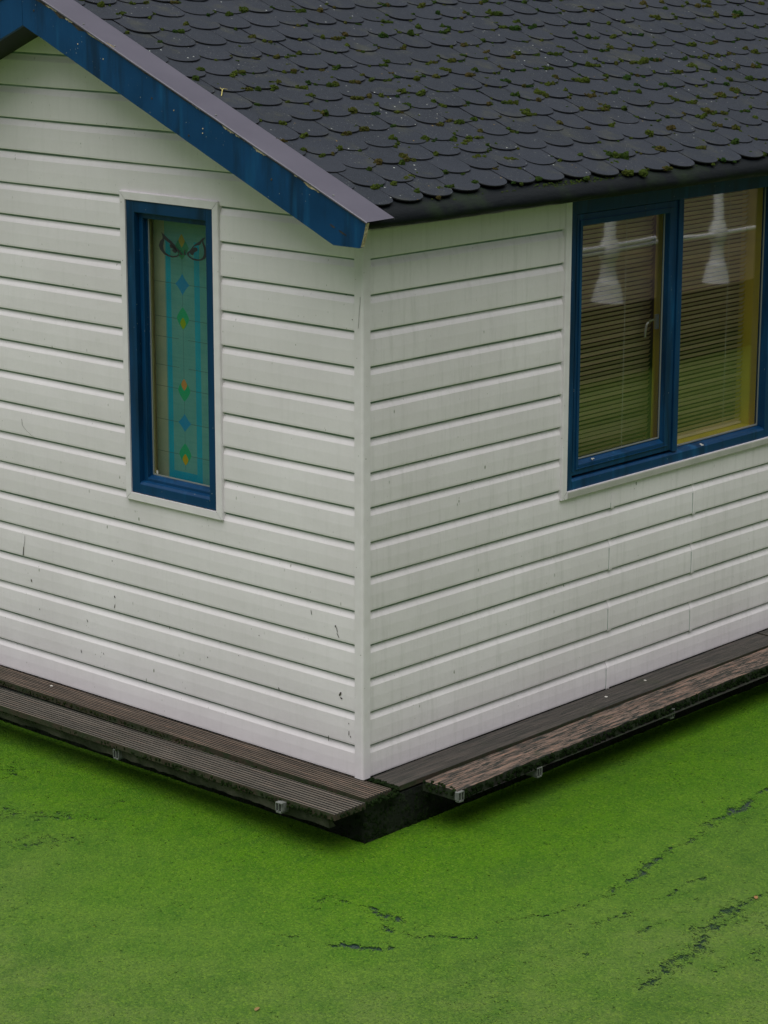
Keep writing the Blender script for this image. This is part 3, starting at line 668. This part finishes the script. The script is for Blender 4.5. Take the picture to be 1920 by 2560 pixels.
# barge boards (blue) - near gable, right and left slope
def barge(sgn):
    b = MB(); y0, y1 = YG0, YG0+.020
    def px(x): return x if sgn == 1 else 2*XR-x
    g = .001
    top = [(XR+g, 3.296), (.225, 2.431)]; bot = [(.195, 2.329), (.049, 2.329), (XR+g, 3.1305)]
    out = top+bot
    n = 60; tl = []; bl = []
    for i in range(n+1):
        t = i/n; tl.append((top[0][0]+(top[1][0]-top[0][0])*t, top[0][1]+(top[1][1]-top[0][1])*t - max(0, mnoise.noise((t*22, 1, 1)))*.004))
        bl.append((bot[2][0]+(bot[1][0]-bot[2][0])*t, bot[2][1]+(bot[1][1]-bot[2][1])*t + mnoise.noise((t*20, 4, 1))*.0012))
    F = lambda x, z, y: (px(x), y, z)
    n0 = len(b.v)
    for yy in (y0, y1):
        for x, z in tl: b.v.append(F(x, z, yy))
        for x, z in bl: b.v.append(F(x, z, yy))
    k = n+1
    for base, fl in ((0, False), (2*k, True)):
        for i in range(n):
            f = (base+i, base+k+i, base+k+i+1, base+i+1); b.f.append(f if not fl else f[::-1]); b.m.append(0); b.c.append(0)
    for i in range(n):
        b.f.append((i, i+1, 2*k+i+1, 2*k+i)); b.m.append(2); b.c.append(0)
        b.f.append((k+i+1, k+i, 3*k+i, 3*k+i+1)); b.m.append(0); b.c.append(0)
    # tail: quad top end, tip, cut start
    for yy, fl in ((y0, False), (y1, True)):
        pts = [F(*tl[-1], yy), F(*bl[-1], yy), F(.188, 2.329, yy), F(.197, 2.334, yy), F(.212, 2.38, yy)]
        b.face(pts if not fl else pts[::-1], 0)
    ch = [tl[-1], (.212, 2.38), (.197, 2.334), (.188, 2.329), bl[-1]]
    for i in range(4): b.face([F(*ch[i], y0), F(*ch[i+1], y0), F(*ch[i+1], y1), F(*ch[i], y1)], 1 if i < 2 else 0)
    return b.build('barge_board', [M['blue_board'], M['peel'], M['rot']], boat)
bb = barge(1); bb['label'] = 'blue sloping board with peeling top edge over the gable'
bl_ = barge(-1); bl_['label'] = 'blue sloping board on the far slope of the gable'
# peeled paint strips along the top edge
for (x0, z0), (x1, z1), w_ in CHIPS:
    b = MB(); n = 10; ww = w_*.00125
    up = []; lo = []
    for i in range(n+1):
        t = i/n; x = x0+(x1-x0)*t; z = z0+(z1-z0)*t; e = (math.sin(math.pi*t)**.5)*ww
        up.append((x, YG0-.0012, z+e*(.6+.4*mnoise.noise((x*90, z, 0))))); lo.append((x, YG0-.0012, z-e*(.6+.8*mnoise.noise((x*120, z, 5)))))
    b.grid([up, lo]); b.build('peeled_paint', M['peel'], bb)
b = MB()
n = 40; up = []; lo = []
for i in range(n+1):
    t = i/n; x = -1.75+(1.75-.1)*t; zz = ZR-S*x
    up.append((x, YG0-.0008, zz-.001)); lo.append((x, YG0-.0008, zz-.004-max(0, mnoise.noise((x*14, 2, 0)))*.012-(.016 if x < -1.45 else 0)*(.6+mnoise.noise((x*25, 1, 1)))))
b.grid([up, lo])
for (x, z, a_, l_) in ((.045, 2.405, -.42, .035), (.100, 2.382, -.42, .05)):
    pts = [];
    for i in range(12):
        t = 2*math.pi*i/12; px_, pz_ = math.cos(t)*l_/2*R(.8, 1.1), math.sin(t)*.004*R(.6, 1.3); pts.append((x+px_*math.cos(a_)-pz_*math.sin(a_), YG0-.0010, z+px_*math.sin(a_)+pz_*math.cos(a_)))
    b.face(pts)
b.build('rotten_edge', M['rot'], bb)
for i, (x, z) in enumerate([(-1.468, 3.062), (-1.305, 3.005), (-.869, 2.811), (-.695, 2.746), (-.696, 2.727), (-1.003, 2.854), (-1.755, 3.196), (-.296, 2.565), (-.780, 2.712)]):
    b = MB(); rr = .0035 if i < 5 else .0055
    b.tube([(x, YG0+.002, z), (x, YG0-.0015, z)], [rr, rr*.8], 8); b.build('nail_head', M['peel'] if i < 5 else M['rot'], bb)
# violet grey metal edge trim over the verge
def verge(sgn):
    b = MB()
    def px(x): return x if sgn == 1 else 2*XR-x
    xs_ = [XR+(.2345-XR)*i/50 for i in range(51)]
    pr = [(YG0-.006, .0015), (YG0-.006, .007), (YG0-.003, .010), (-.071, .013), (-.067, .012), (-.067, .003)]
    rows = [[(px(x), y + .0012*mnoise.noise((x*3, j, 2)), ZR-S*x+dz+.0010*mnoise.noise((x*4, j*.2, 8))) for j, (y, dz) in enumerate(pr)] for x in xs_]
    b.grid(rows if sgn == 1 else rows)
    return b.build('verge_trim', M['metal'], boat)
vt = verge(1); verge(-1)
for x, y in ((-1.45, YG0+.02), (-.635, YG0+.018), (.03, YG0+.02), (-1.25, YG0+.018)):
    b = MB(); z = ZR-S*x+.011; b.tube([(x, y, z-.002), (x+.0005, y, z+.002), (x+.001, y, z+.003)], [.005, .005, .002], 10); b.build('screw', M['galv'], vt)
# ------------------------------------------------------------------ moss clumps on the roof
b = MB(); CR = []
def clump(b, c, r, flat, nrm_, n=10, colr=None, spike=.35):
    c = Vector(c); nz = Vector(nrm_).normalized(); ax = nz.orthogonal().normalized(); ay = nz.cross(ax)
    nu, nv = n, max(4, n//2); rows = []; sd_ = R(0, 90)
    for j in range(nv+1):
        ph = math.pi/2*j/nv; rw = []
        for i in range(nu):
            th_ = 2*math.pi*i/nu; dvec = Vector((math.cos(th_)*math.cos(ph), math.sin(th_)*math.cos(ph), math.sin(ph)))
            k = 1+spike*mnoise.noise((dvec.x*2.2+sd_, dvec.y*2.2, dvec.z*2.2))+.28*mnoise.noise((dvec.x*6+sd_, dvec.y*6, dvec.z*6))
            rw.append(c + (ax*dvec.x+ay*dvec.y)*r*k + nz*(dvec.z*r*flat*k-.001))
        rows.append(rw)
    n0 = len(b.f); b.grid(rows, closed=True, c=R(0, 1) if colr is None else colr)
rn = (S, 0, 1)
def density(u_, y):
    v = mnoise.noise((u_*1.3+4, y*.9, 3))*.5+.5
    k = .35+.9*v
    if -1.1 < u_ < -.2 and .4 < y < 4: k += .6
    if y < .1: k *= .55
    return k
for ut, yc, row in shing:
    if yc > 5.6: continue
    x_ = ut
    # valleys between neighbouring tiles and along the lower curve
    for q_ in range(7):
        if random.random() > density(ut, yc)*(.36 if row > 0 else .13): continue
        t = random.choice((-1, -1, 1, -.75, .8, .45, -.4, 0, .2))*W/2 + R(-.012, .012)
        uu = ut - .072*(1-(max(0, 1-(abs(t)/(W/2))**2.1))**.5)*.9 + R(.001, .010)
        if yc+t < -.06: continue
        base = R(0, 1); nn = random.choice((1, 1, 2, 2, 3, 4, 6)); rr = R(.006, .0145)*(1.4 if random.random() < .15 else 1)
        dirn = R(-.4, .4)
        for i in range(nn):
            s_ = (i-nn/2)*rr*.9
            xx, yy, zz = rp(uu+s_*dirn+R(-.003, .003), yc+t+s_, .004)
            clump(b, (xx, yy, zz), rr*R(.65, 1.15), R(1.0, 1.5), rn, 8, max(0, min(1, base+R(-.15, .15))))
# loose tufts lying on tile faces
for i in range(150):
    u_ = R(-1.7, .1); y = R(0, 5); xx, yy, zz = rp(u_, y, .007)
    base = R(0, .8); rr = R(.004, .009)
    for k in range(random.choice((1, 2, 3))): clump(b, (xx+R(-.006, .006), yy+R(-.01, .01), zz), rr*R(.7, 1.1), .7, rn, 8, base)
# known big cushions low on the roof
for u_, y, rr in ((-.02, .20, .013), (-.035, .225, .011), (-.045, .29, .011), (-.05, .315, .014), (-.065, .36, .014), (.052, .415, .010), (.06, .425, .009), (-.16, .87, .012), (-.165, .90, .012), (-.155, .93, .011), (-.28, .93, .016), (-.295, .965, .015), (-.30, .99, .013), (-.31, .90, .013), (-.27, .88, .011), (-.245, .84, .012), (-.12, 1.04, .013), (-.11, 1.065, .013), (-.10, 1.09, .011)):
    for k in range(4): xx, yy, zz = rp(u_+R(-.006, .006), y+R(-.010, .010), .005); clump(b, (xx, yy, zz), rr*R(.6, .95), .8, rn, 12, R(.45, .8))
tag(b.build('moss', M['moss'], cattr=True, smooth=False), 'green and brown moss cushions growing along the shingle edges', 'moss', kind='stuff')
# moss on the eave roll
b = MB()
for i in range(260):
    y = random.gauss(1.30, .22) if i < 180 else R(.3, 4.5); x = .105+R(-.004, .022); z = 2.474-(x-.105)*.7
    clump(b, (x, y, z), R(.002, .005), .5, (.6, 0, .8), 6, R(.1, .6))
b.build('roll_moss', M['moss'], roof, cattr=True)['kind'] = 'stuff'
# dry twig on the roof
b = MB()
p0 = rp(-.865, -.02, .010); b.tube([p0, (p0[0]-.03, p0[1]+.035, p0[2]+.022), (p0[0]-.045, p0[1]+.055, p0[2]+.026), (p0[0]-.040, p0[1]+.075, p0[2]+.022)], [.0022, .002, .0016, .001], 6)
b.tube([(p0[0]-.03, p0[1]+.035, p0[2]+.022), (p0[0]-.055, p0[1]+.045, p0[2]+.030)], [.0016, .001], 6)
q = NT('dry_twig'); q.bsdf((.42, .36, .10), .7); M['twig'] = q.m
tag(b.build('twig', M['twig']), 'small yellow dry twig lying on the shingles beside the metal verge', 'twig')
for (y, z, r_2, t) in ((2.452, 1.079, .010, 'white bird dropping on the blue sill below the fixed pane'), (1.585, 1.150, .006, 'pale bird dropping on the lower rail of the opening sash')):
    b = MB()
    for k in range(4): clump(b, (-.004 if y > 2 else -.010, y+R(-.008, .008), z+R(-.002, .002)), r_2*R(.5, .9), .6, (.3, 0, 1), 8, .5)
    tag(b.build('bird_dropping', M['drop'], smooth=True), t, 'bird dropping')

# ------------------------------------------------------------------ hull and deck boards
b = MB(); HX, HY = .168, -.169
rows = []
# right face as a fine, lumpy grid; left face too; meeting at the corner
def lump(x, y, z): return .008*mnoise.noise((x*9+y*9, z*12, 1))+.006*mnoise.noise((x*30+y*30, z*30, 4))
zz_ = [-.30, -.26, -.23, -.20, -.17, -.14, -.11, -.08, -.05, -.035]
pth = [(XL+(HX-XL)*i/150, HY, 0, -1) for i in range(150)]+[(HX, HY, .7, -.7)]+[(HX, HY+(YB+.3-HY)*i/200, 1, 0) for i in range(1, 201)]
b.grid([[(x+nx*lump(x, y, z), y+ny*lump(x, y, z), z) for x, y, nx, ny in pth] for z in zz_])
b.box(XL, HX-.03, HY+.03, YB+.3, -.6, -.035); b.face([(XL, HY, -.035), (HX, HY, -.035), (HX, YB+.3, -.035), (XL, YB+.3, -.035)])
hull = b.build('hull', M['hull'], boat, smooth=True)
# moss fringe on the hull
b = MB()
for i in range(1500):
    if random.random() < .5: x, y, nn = R(-2.6, HX), HY, (0, -1, .2)
    else: x, y, nn = HX, HY+abs(random.gauss(0, 1.0)), (1, 0, .2)
    z = R(-.2, -.06) if random.random() < .6 else R(-.2, -.165)
    clump(b, (x, y, z), R(.003, .010), R(.3, .8), nn, 6, R(0, .35), .6)
mh = b.build('hull_moss', M['moss_dark'], hull, cattr=True); mh['kind'] = 'stuff'
def board(name, a0, a1, edge0, edge1, axis_, zt, thick, ribs, mt, wear=0., ends=0.):
    """board between two edge lines; edge(t)->cross coordinate; ribs: number of grooves"""
    b = MB(); n = 160 if wear else 60; nr = ribs*8 if ribs else 40; rows = []
    for i in range(n+1):
        t = i/n; s_ = a0+(a1-a0)*t; e0, e1 = edge0(s_), edge1(s_)
        if wear: e1 += wear*mnoise.noise((s_*14, 1, 0))+wear*.6*mnoise.noise((s_*45, 3, 0))
        row = []; mi = []
        def add(cr_, z): row.append((s_, cr_, z) if axis_ == 'x' else (cr_, s_, z))
        sag = .0012*mnoise.noise((s_*1.5, 7, 1))
        add(e0, zt-thick)
        for j in range(nr+1):
            f = j/nr; dz = 0
            if ribs:
                ph = f*ribs; fr_ = ph-math.floor(ph); dz = -.007*(1 if .26 < fr_ < .74 else 0)
                if j in (0, nr): dz = -.001
                dz += .0009*mnoise.noise((s_*6, f*40, 2))
            else:
                dz = .0016*mnoise.noise((s_*4, f*30, 2))+(wear*.10+.0004)*mnoise.noise((s_*25, f*45, 6))
                if wear: dz += -wear*.35*max(0, mnoise.noise((s_*7, f*22, 9)))
                if j in (0, nr): dz -= .002
            add(e0+(e1-e0)*f, zt+dz+sag)
        add(e1, zt-.006); add(e1, zt-thick)
        rows.append(row)
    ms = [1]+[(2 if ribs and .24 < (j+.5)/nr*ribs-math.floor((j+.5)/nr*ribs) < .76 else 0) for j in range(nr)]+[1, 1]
    b.grid(rows, mis=ms); 
    b.grid([[rows[0][k], (rows[0][k][0], rows[0][k][1], zt-thick)] for k in range(len(rows[0]))], 1); b.grid([[rows[-1][k], (rows[-1][k][0], rows[-1][k][1], zt-thick)] for k in range(len(rows[0]))], 1)
    b.face([rows[0][0], rows[0][-1], rows[-1][-1], rows[-1][0]], 1)
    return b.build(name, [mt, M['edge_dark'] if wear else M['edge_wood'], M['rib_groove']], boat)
o = board('deck_board', -2.452, .168, lambda s: -.004, lambda s: -.150-.014*max(0, (s+1)/1.17), 'x', .0, .028, 9, M['wood_ribbed']); o['label'] = 'ribbed board next to the gable wall'
o = board('deck_board', -3.60, -2.462, lambda s: -.004, lambda s: -.148, 'x', .0, .028, 9, M['wood_ribbed'])
o = board('deck_board', -3.62, .198, lambda s: -.198-.0135*(.17-s), lambda s: -.386-.006*(.2-s), 'x', -.002, .028, 9, M['wood_ribbed_grey']); o['label'] = 'grey ribbed outer board below the gable wall'
o = board('deck_board', .040, 2.985, lambda s: .004, lambda s: .166, 'y', .0, .024, 0, M['wood_dark']); o['label'] = 'dark smooth board next to the side wall'
o = board('deck_board', 3.0, YB, lambda s: .004, lambda s: .166, 'y', .0, .024, 0, M['wood_dark'])
o = board('deck_board', .172, YB, lambda s: .192-.004*s, lambda s: .388-.018*s if s < 2.2 else .348, 'y', -.004, .045, 0, M['wood_worn'], wear=.010); o['label'] = 'worn reddish outer board beside the side wall'
# beam under the outer gable board
b = MB(); rows = []
for i in range(120):
    x = -3.6+(3.75)*i/119; k = .004*mnoise.noise((x*12, 1, 1)); zb_ = -.078+.016*mnoise.noise((x*5, 2, 2))+.008*mnoise.noise((x*22, 2, 2))
    rows.append([(x, -.365, -.0305), (x, -.372+k, -.031), (x, -.374+k, -.045), (x, -.368+k, zb_), (x, -.33, zb_)])
b.grid(rows); b.cap(rows[-1]); b.build('edge_beam', M['beam'], boat)
# galvanised channel brackets carrying the outer boards
def bracket(x, y, ax, zt, L_=.21):
    b = MB(); w_, h, t = .019, .046, .0045
    def bx(a0, a1, c0, c1, z0, z1):
        # a: across, c: outward distance (0 = outer end)
        if ax == 'y': b.box(x+a0, x+a1, y+c0, y+c1, z0, z1)
        else: b.box(x-c1, x-c0, y+a0, y+a1, z0, z1)
    z0 = zt-h
    bx(-w_, -w_+t, 0, L_, z0+.008, zt); bx(w_-t, w_, 0, L_, z0+.008, zt); bx(-w_+t, w_-t, 0, L_, zt-.005, zt); bx(-w_*.8, w_*.8, 0, L_, z0, z0+.0075)
    bx(-.003, .003, 0, L_, z0+.0085, zt-.006)
    return b.build('bracket', M['galv'], boat, bevel=.0012)
bracket(-.098, -.418, 'y', -.016); bracket(-1.149, -.392, 'y', -.036)
bracket(.402, .182, 'x', -.006, .022); bracket(.385, .734, 'x', -.047); bracket(.362, 1.760, 'x', -.033); bracket(.362, 3.0, 'x', -.04)
# moss tufts at board ends, board edges and foot of walls
b = MB()
def tufts(n, f, rr, c=(0, .5)):
    for i in range(n):
        p_, nn = f(); clump(b, p_, R(*rr), R(.5, 1.0), nn, 6, R(*c), .6)
tufts(130, lambda: ((.172+random.random()*.03, R(-.385, .02), -.010-R(0, .02)), (.8, 0, .4)), (.003, .010))
tufts(150, lambda: ((R(.02, .175), .028+R(-.016, .012), -.006+R(-.012, .006)), (0, 0, 1)), (.004, .011), (0, .35))
tufts(70, lambda: ((R(.20, .37), .172+R(-.004, .02), -.010+R(-.03, .012)), (0, -.6, .6)), (.004, .010), (0, .7))
tufts(240, lambda: ((lambda x: ((x, -.185-.01*R(0, 1)-.0135*(.17-x)*.5, -.012+R(-.01, .006)), (0, -.3, 1)))(.17-abs(random.gauss(0, .55)))), (.004, .009), (.1, .7))
tufts(420, lambda: ((R(-2.5, .19), -.388-R(0, .006), -.012-R(0, .022)), (0, -1, .3)), (.003, .008), (.1, .7))
tufts(300, lambda: ((R(-2.5, .10), -.150, -.010-R(0, .016)), (0, -1, .3)), (.003, .006), (.4, 1))
tufts(110, lambda: ((R(-2.4, 0), -.006, .001), (0, -.3, 1)), (.0012, .003), (0, .4))
tufts(80, lambda: ((.006, R(.05, 2.9), .001), (.3, 0, 1)), (.0012, .0035), (0, .4))
tufts(260, lambda: ((lambda y: ((.388-.018*min(y, 2.2)+R(-.004, .006), y, -.014-R(0, .03)), (1, 0, .2)))(R(.2, 3.2))), (.004, .012), (0, .3))
tufts(420, lambda: ((lambda y: ((.392-.018*min(y, 2.2), y, -.012-R(0, .035)), (1, 0, .2)))(R(.2, 3.2))), (.004, .010), (0, .25))
mt_ = b.build('deck_moss', M['moss_dark'], cattr=True); tag(mt_, 'dark green moss fringe on the ends and edges of the deck boards', 'moss', kind='stuff')
# specks on the boards: small white crumbs
for i, (x, y, t) in enumerate([(.06, 1.95, 'white crumb on the dark board, right of its twin'), (.075, 1.62, 'white crumb on the dark board, left of its twin'), (-1.99, -.05, 'white crumb on the ribbed board by the gable wall')]):
    b = MB(); clump(b, (x, y, .001), .0075, .5, (0, 0, 1), 8, .5); tag(b.build('crumb', M['drop'], smooth=True), t, 'crumb')

# ------------------------------------------------------------------ the opposite bank (seen mirrored in the side window)
b = MB(); b.box(5.45, 22, 6.0, 40, -.6, .40)
tag(b.build('quay', M['brick']), 'low brown brick quay mirrored in the side window', 'quay', kind='structure')
b = MB(); b.box(11.0, 16, 5.0, 45, .4, 6.5)
bd = b.build('building', M['brick']); tag(bd, 'brown brick house on the quay mirrored in the side window', 'building')
def bollard(x, y, z0, label):
    b = MB(); prof = [(.215, 0), (.205, .015), (.165, .13), (.150, .155), (.146, .165), (.125, .17), (.105, .24), (.092, .30), (.096, .34), (.120, .37), (.140, .40), (.142, .465), (.118, .485), (.110, .52), (.076, .55), (.070, 1.25), (.07, 1.7), (.001, 1.72)]
    rows = [[(x+.6*r_*math.cos(2*math.pi*k/20), y+.6*r_*math.sin(2*math.pi*k/20), z0+z) for k in range(20)] for r_, z in prof]
    b.grid(rows, closed=True); o = b.build('railing_post', M['white'], smooth=True); tag(o, label, 'railing post', 'white flared posts on the quay'); return o
bollard(5.62, 9.20, .40, 'white flared post mirrored in the opening sash')
bollard(5.62, 10.78, .40, 'white flared post mirrored in the fixed pane')
for z, yA, yB in ((.40+.44, 8.0, 11.45), (.40+.485, 8.0, 9.9)):
    b = MB(); b.tube([(5.62, yA, z+.0), (5.62, yB, z-.02)], .021, 10); tag(b.build('rail', M['white'], smooth=True), 'upper short white rail between the posts' if yB < 10 else 'lower long white rail through both posts', 'rail', 'white rails on the quay')

# fallen leaves on the duckweed and on the hull edge
for x, y, z, a_, t, cc_ in ((1.35, 1.62, WZ+.004, .4, 'small yellow leaf lying on the duckweed off the side wall', (.30, .24, .03)), (.98, -1.62, WZ+.004, 1.9, 'small brown leaf on the duckweed at the bottom of the view', (.20, .13, .04)), (1.72, .45, WZ+.004, 2.2, 'small rusty leaf on the duckweed by the dark gaps', (.24, .12, .04)), (-2.10, -.376, -.055, .2, 'tiny orange leaf stuck under the outer gable board', (.40, .15, .03))):
    b = MB(); n = 12; L0 = .016
    pts = []
    for i in range(n):
        t_ = 2*math.pi*i/n; px_, py_ = math.cos(t_)*L0, math.sin(t_)*L0*.5*(1-.25*math.cos(t_)); pts.append((x+px_*math.cos(a_)-py_*math.sin(a_), y+px_*math.sin(a_)+py_*math.cos(a_), z+.003*abs(math.sin(t_))))
    for i in range(n): b.face([(x, y, z+.0005), pts[i], pts[(i+1) % n]])
    q = NT('dry_leaf'); q.bsdf(cc_, .7); tag(b.build('fallen_leaf', q.m), t, 'leaf')
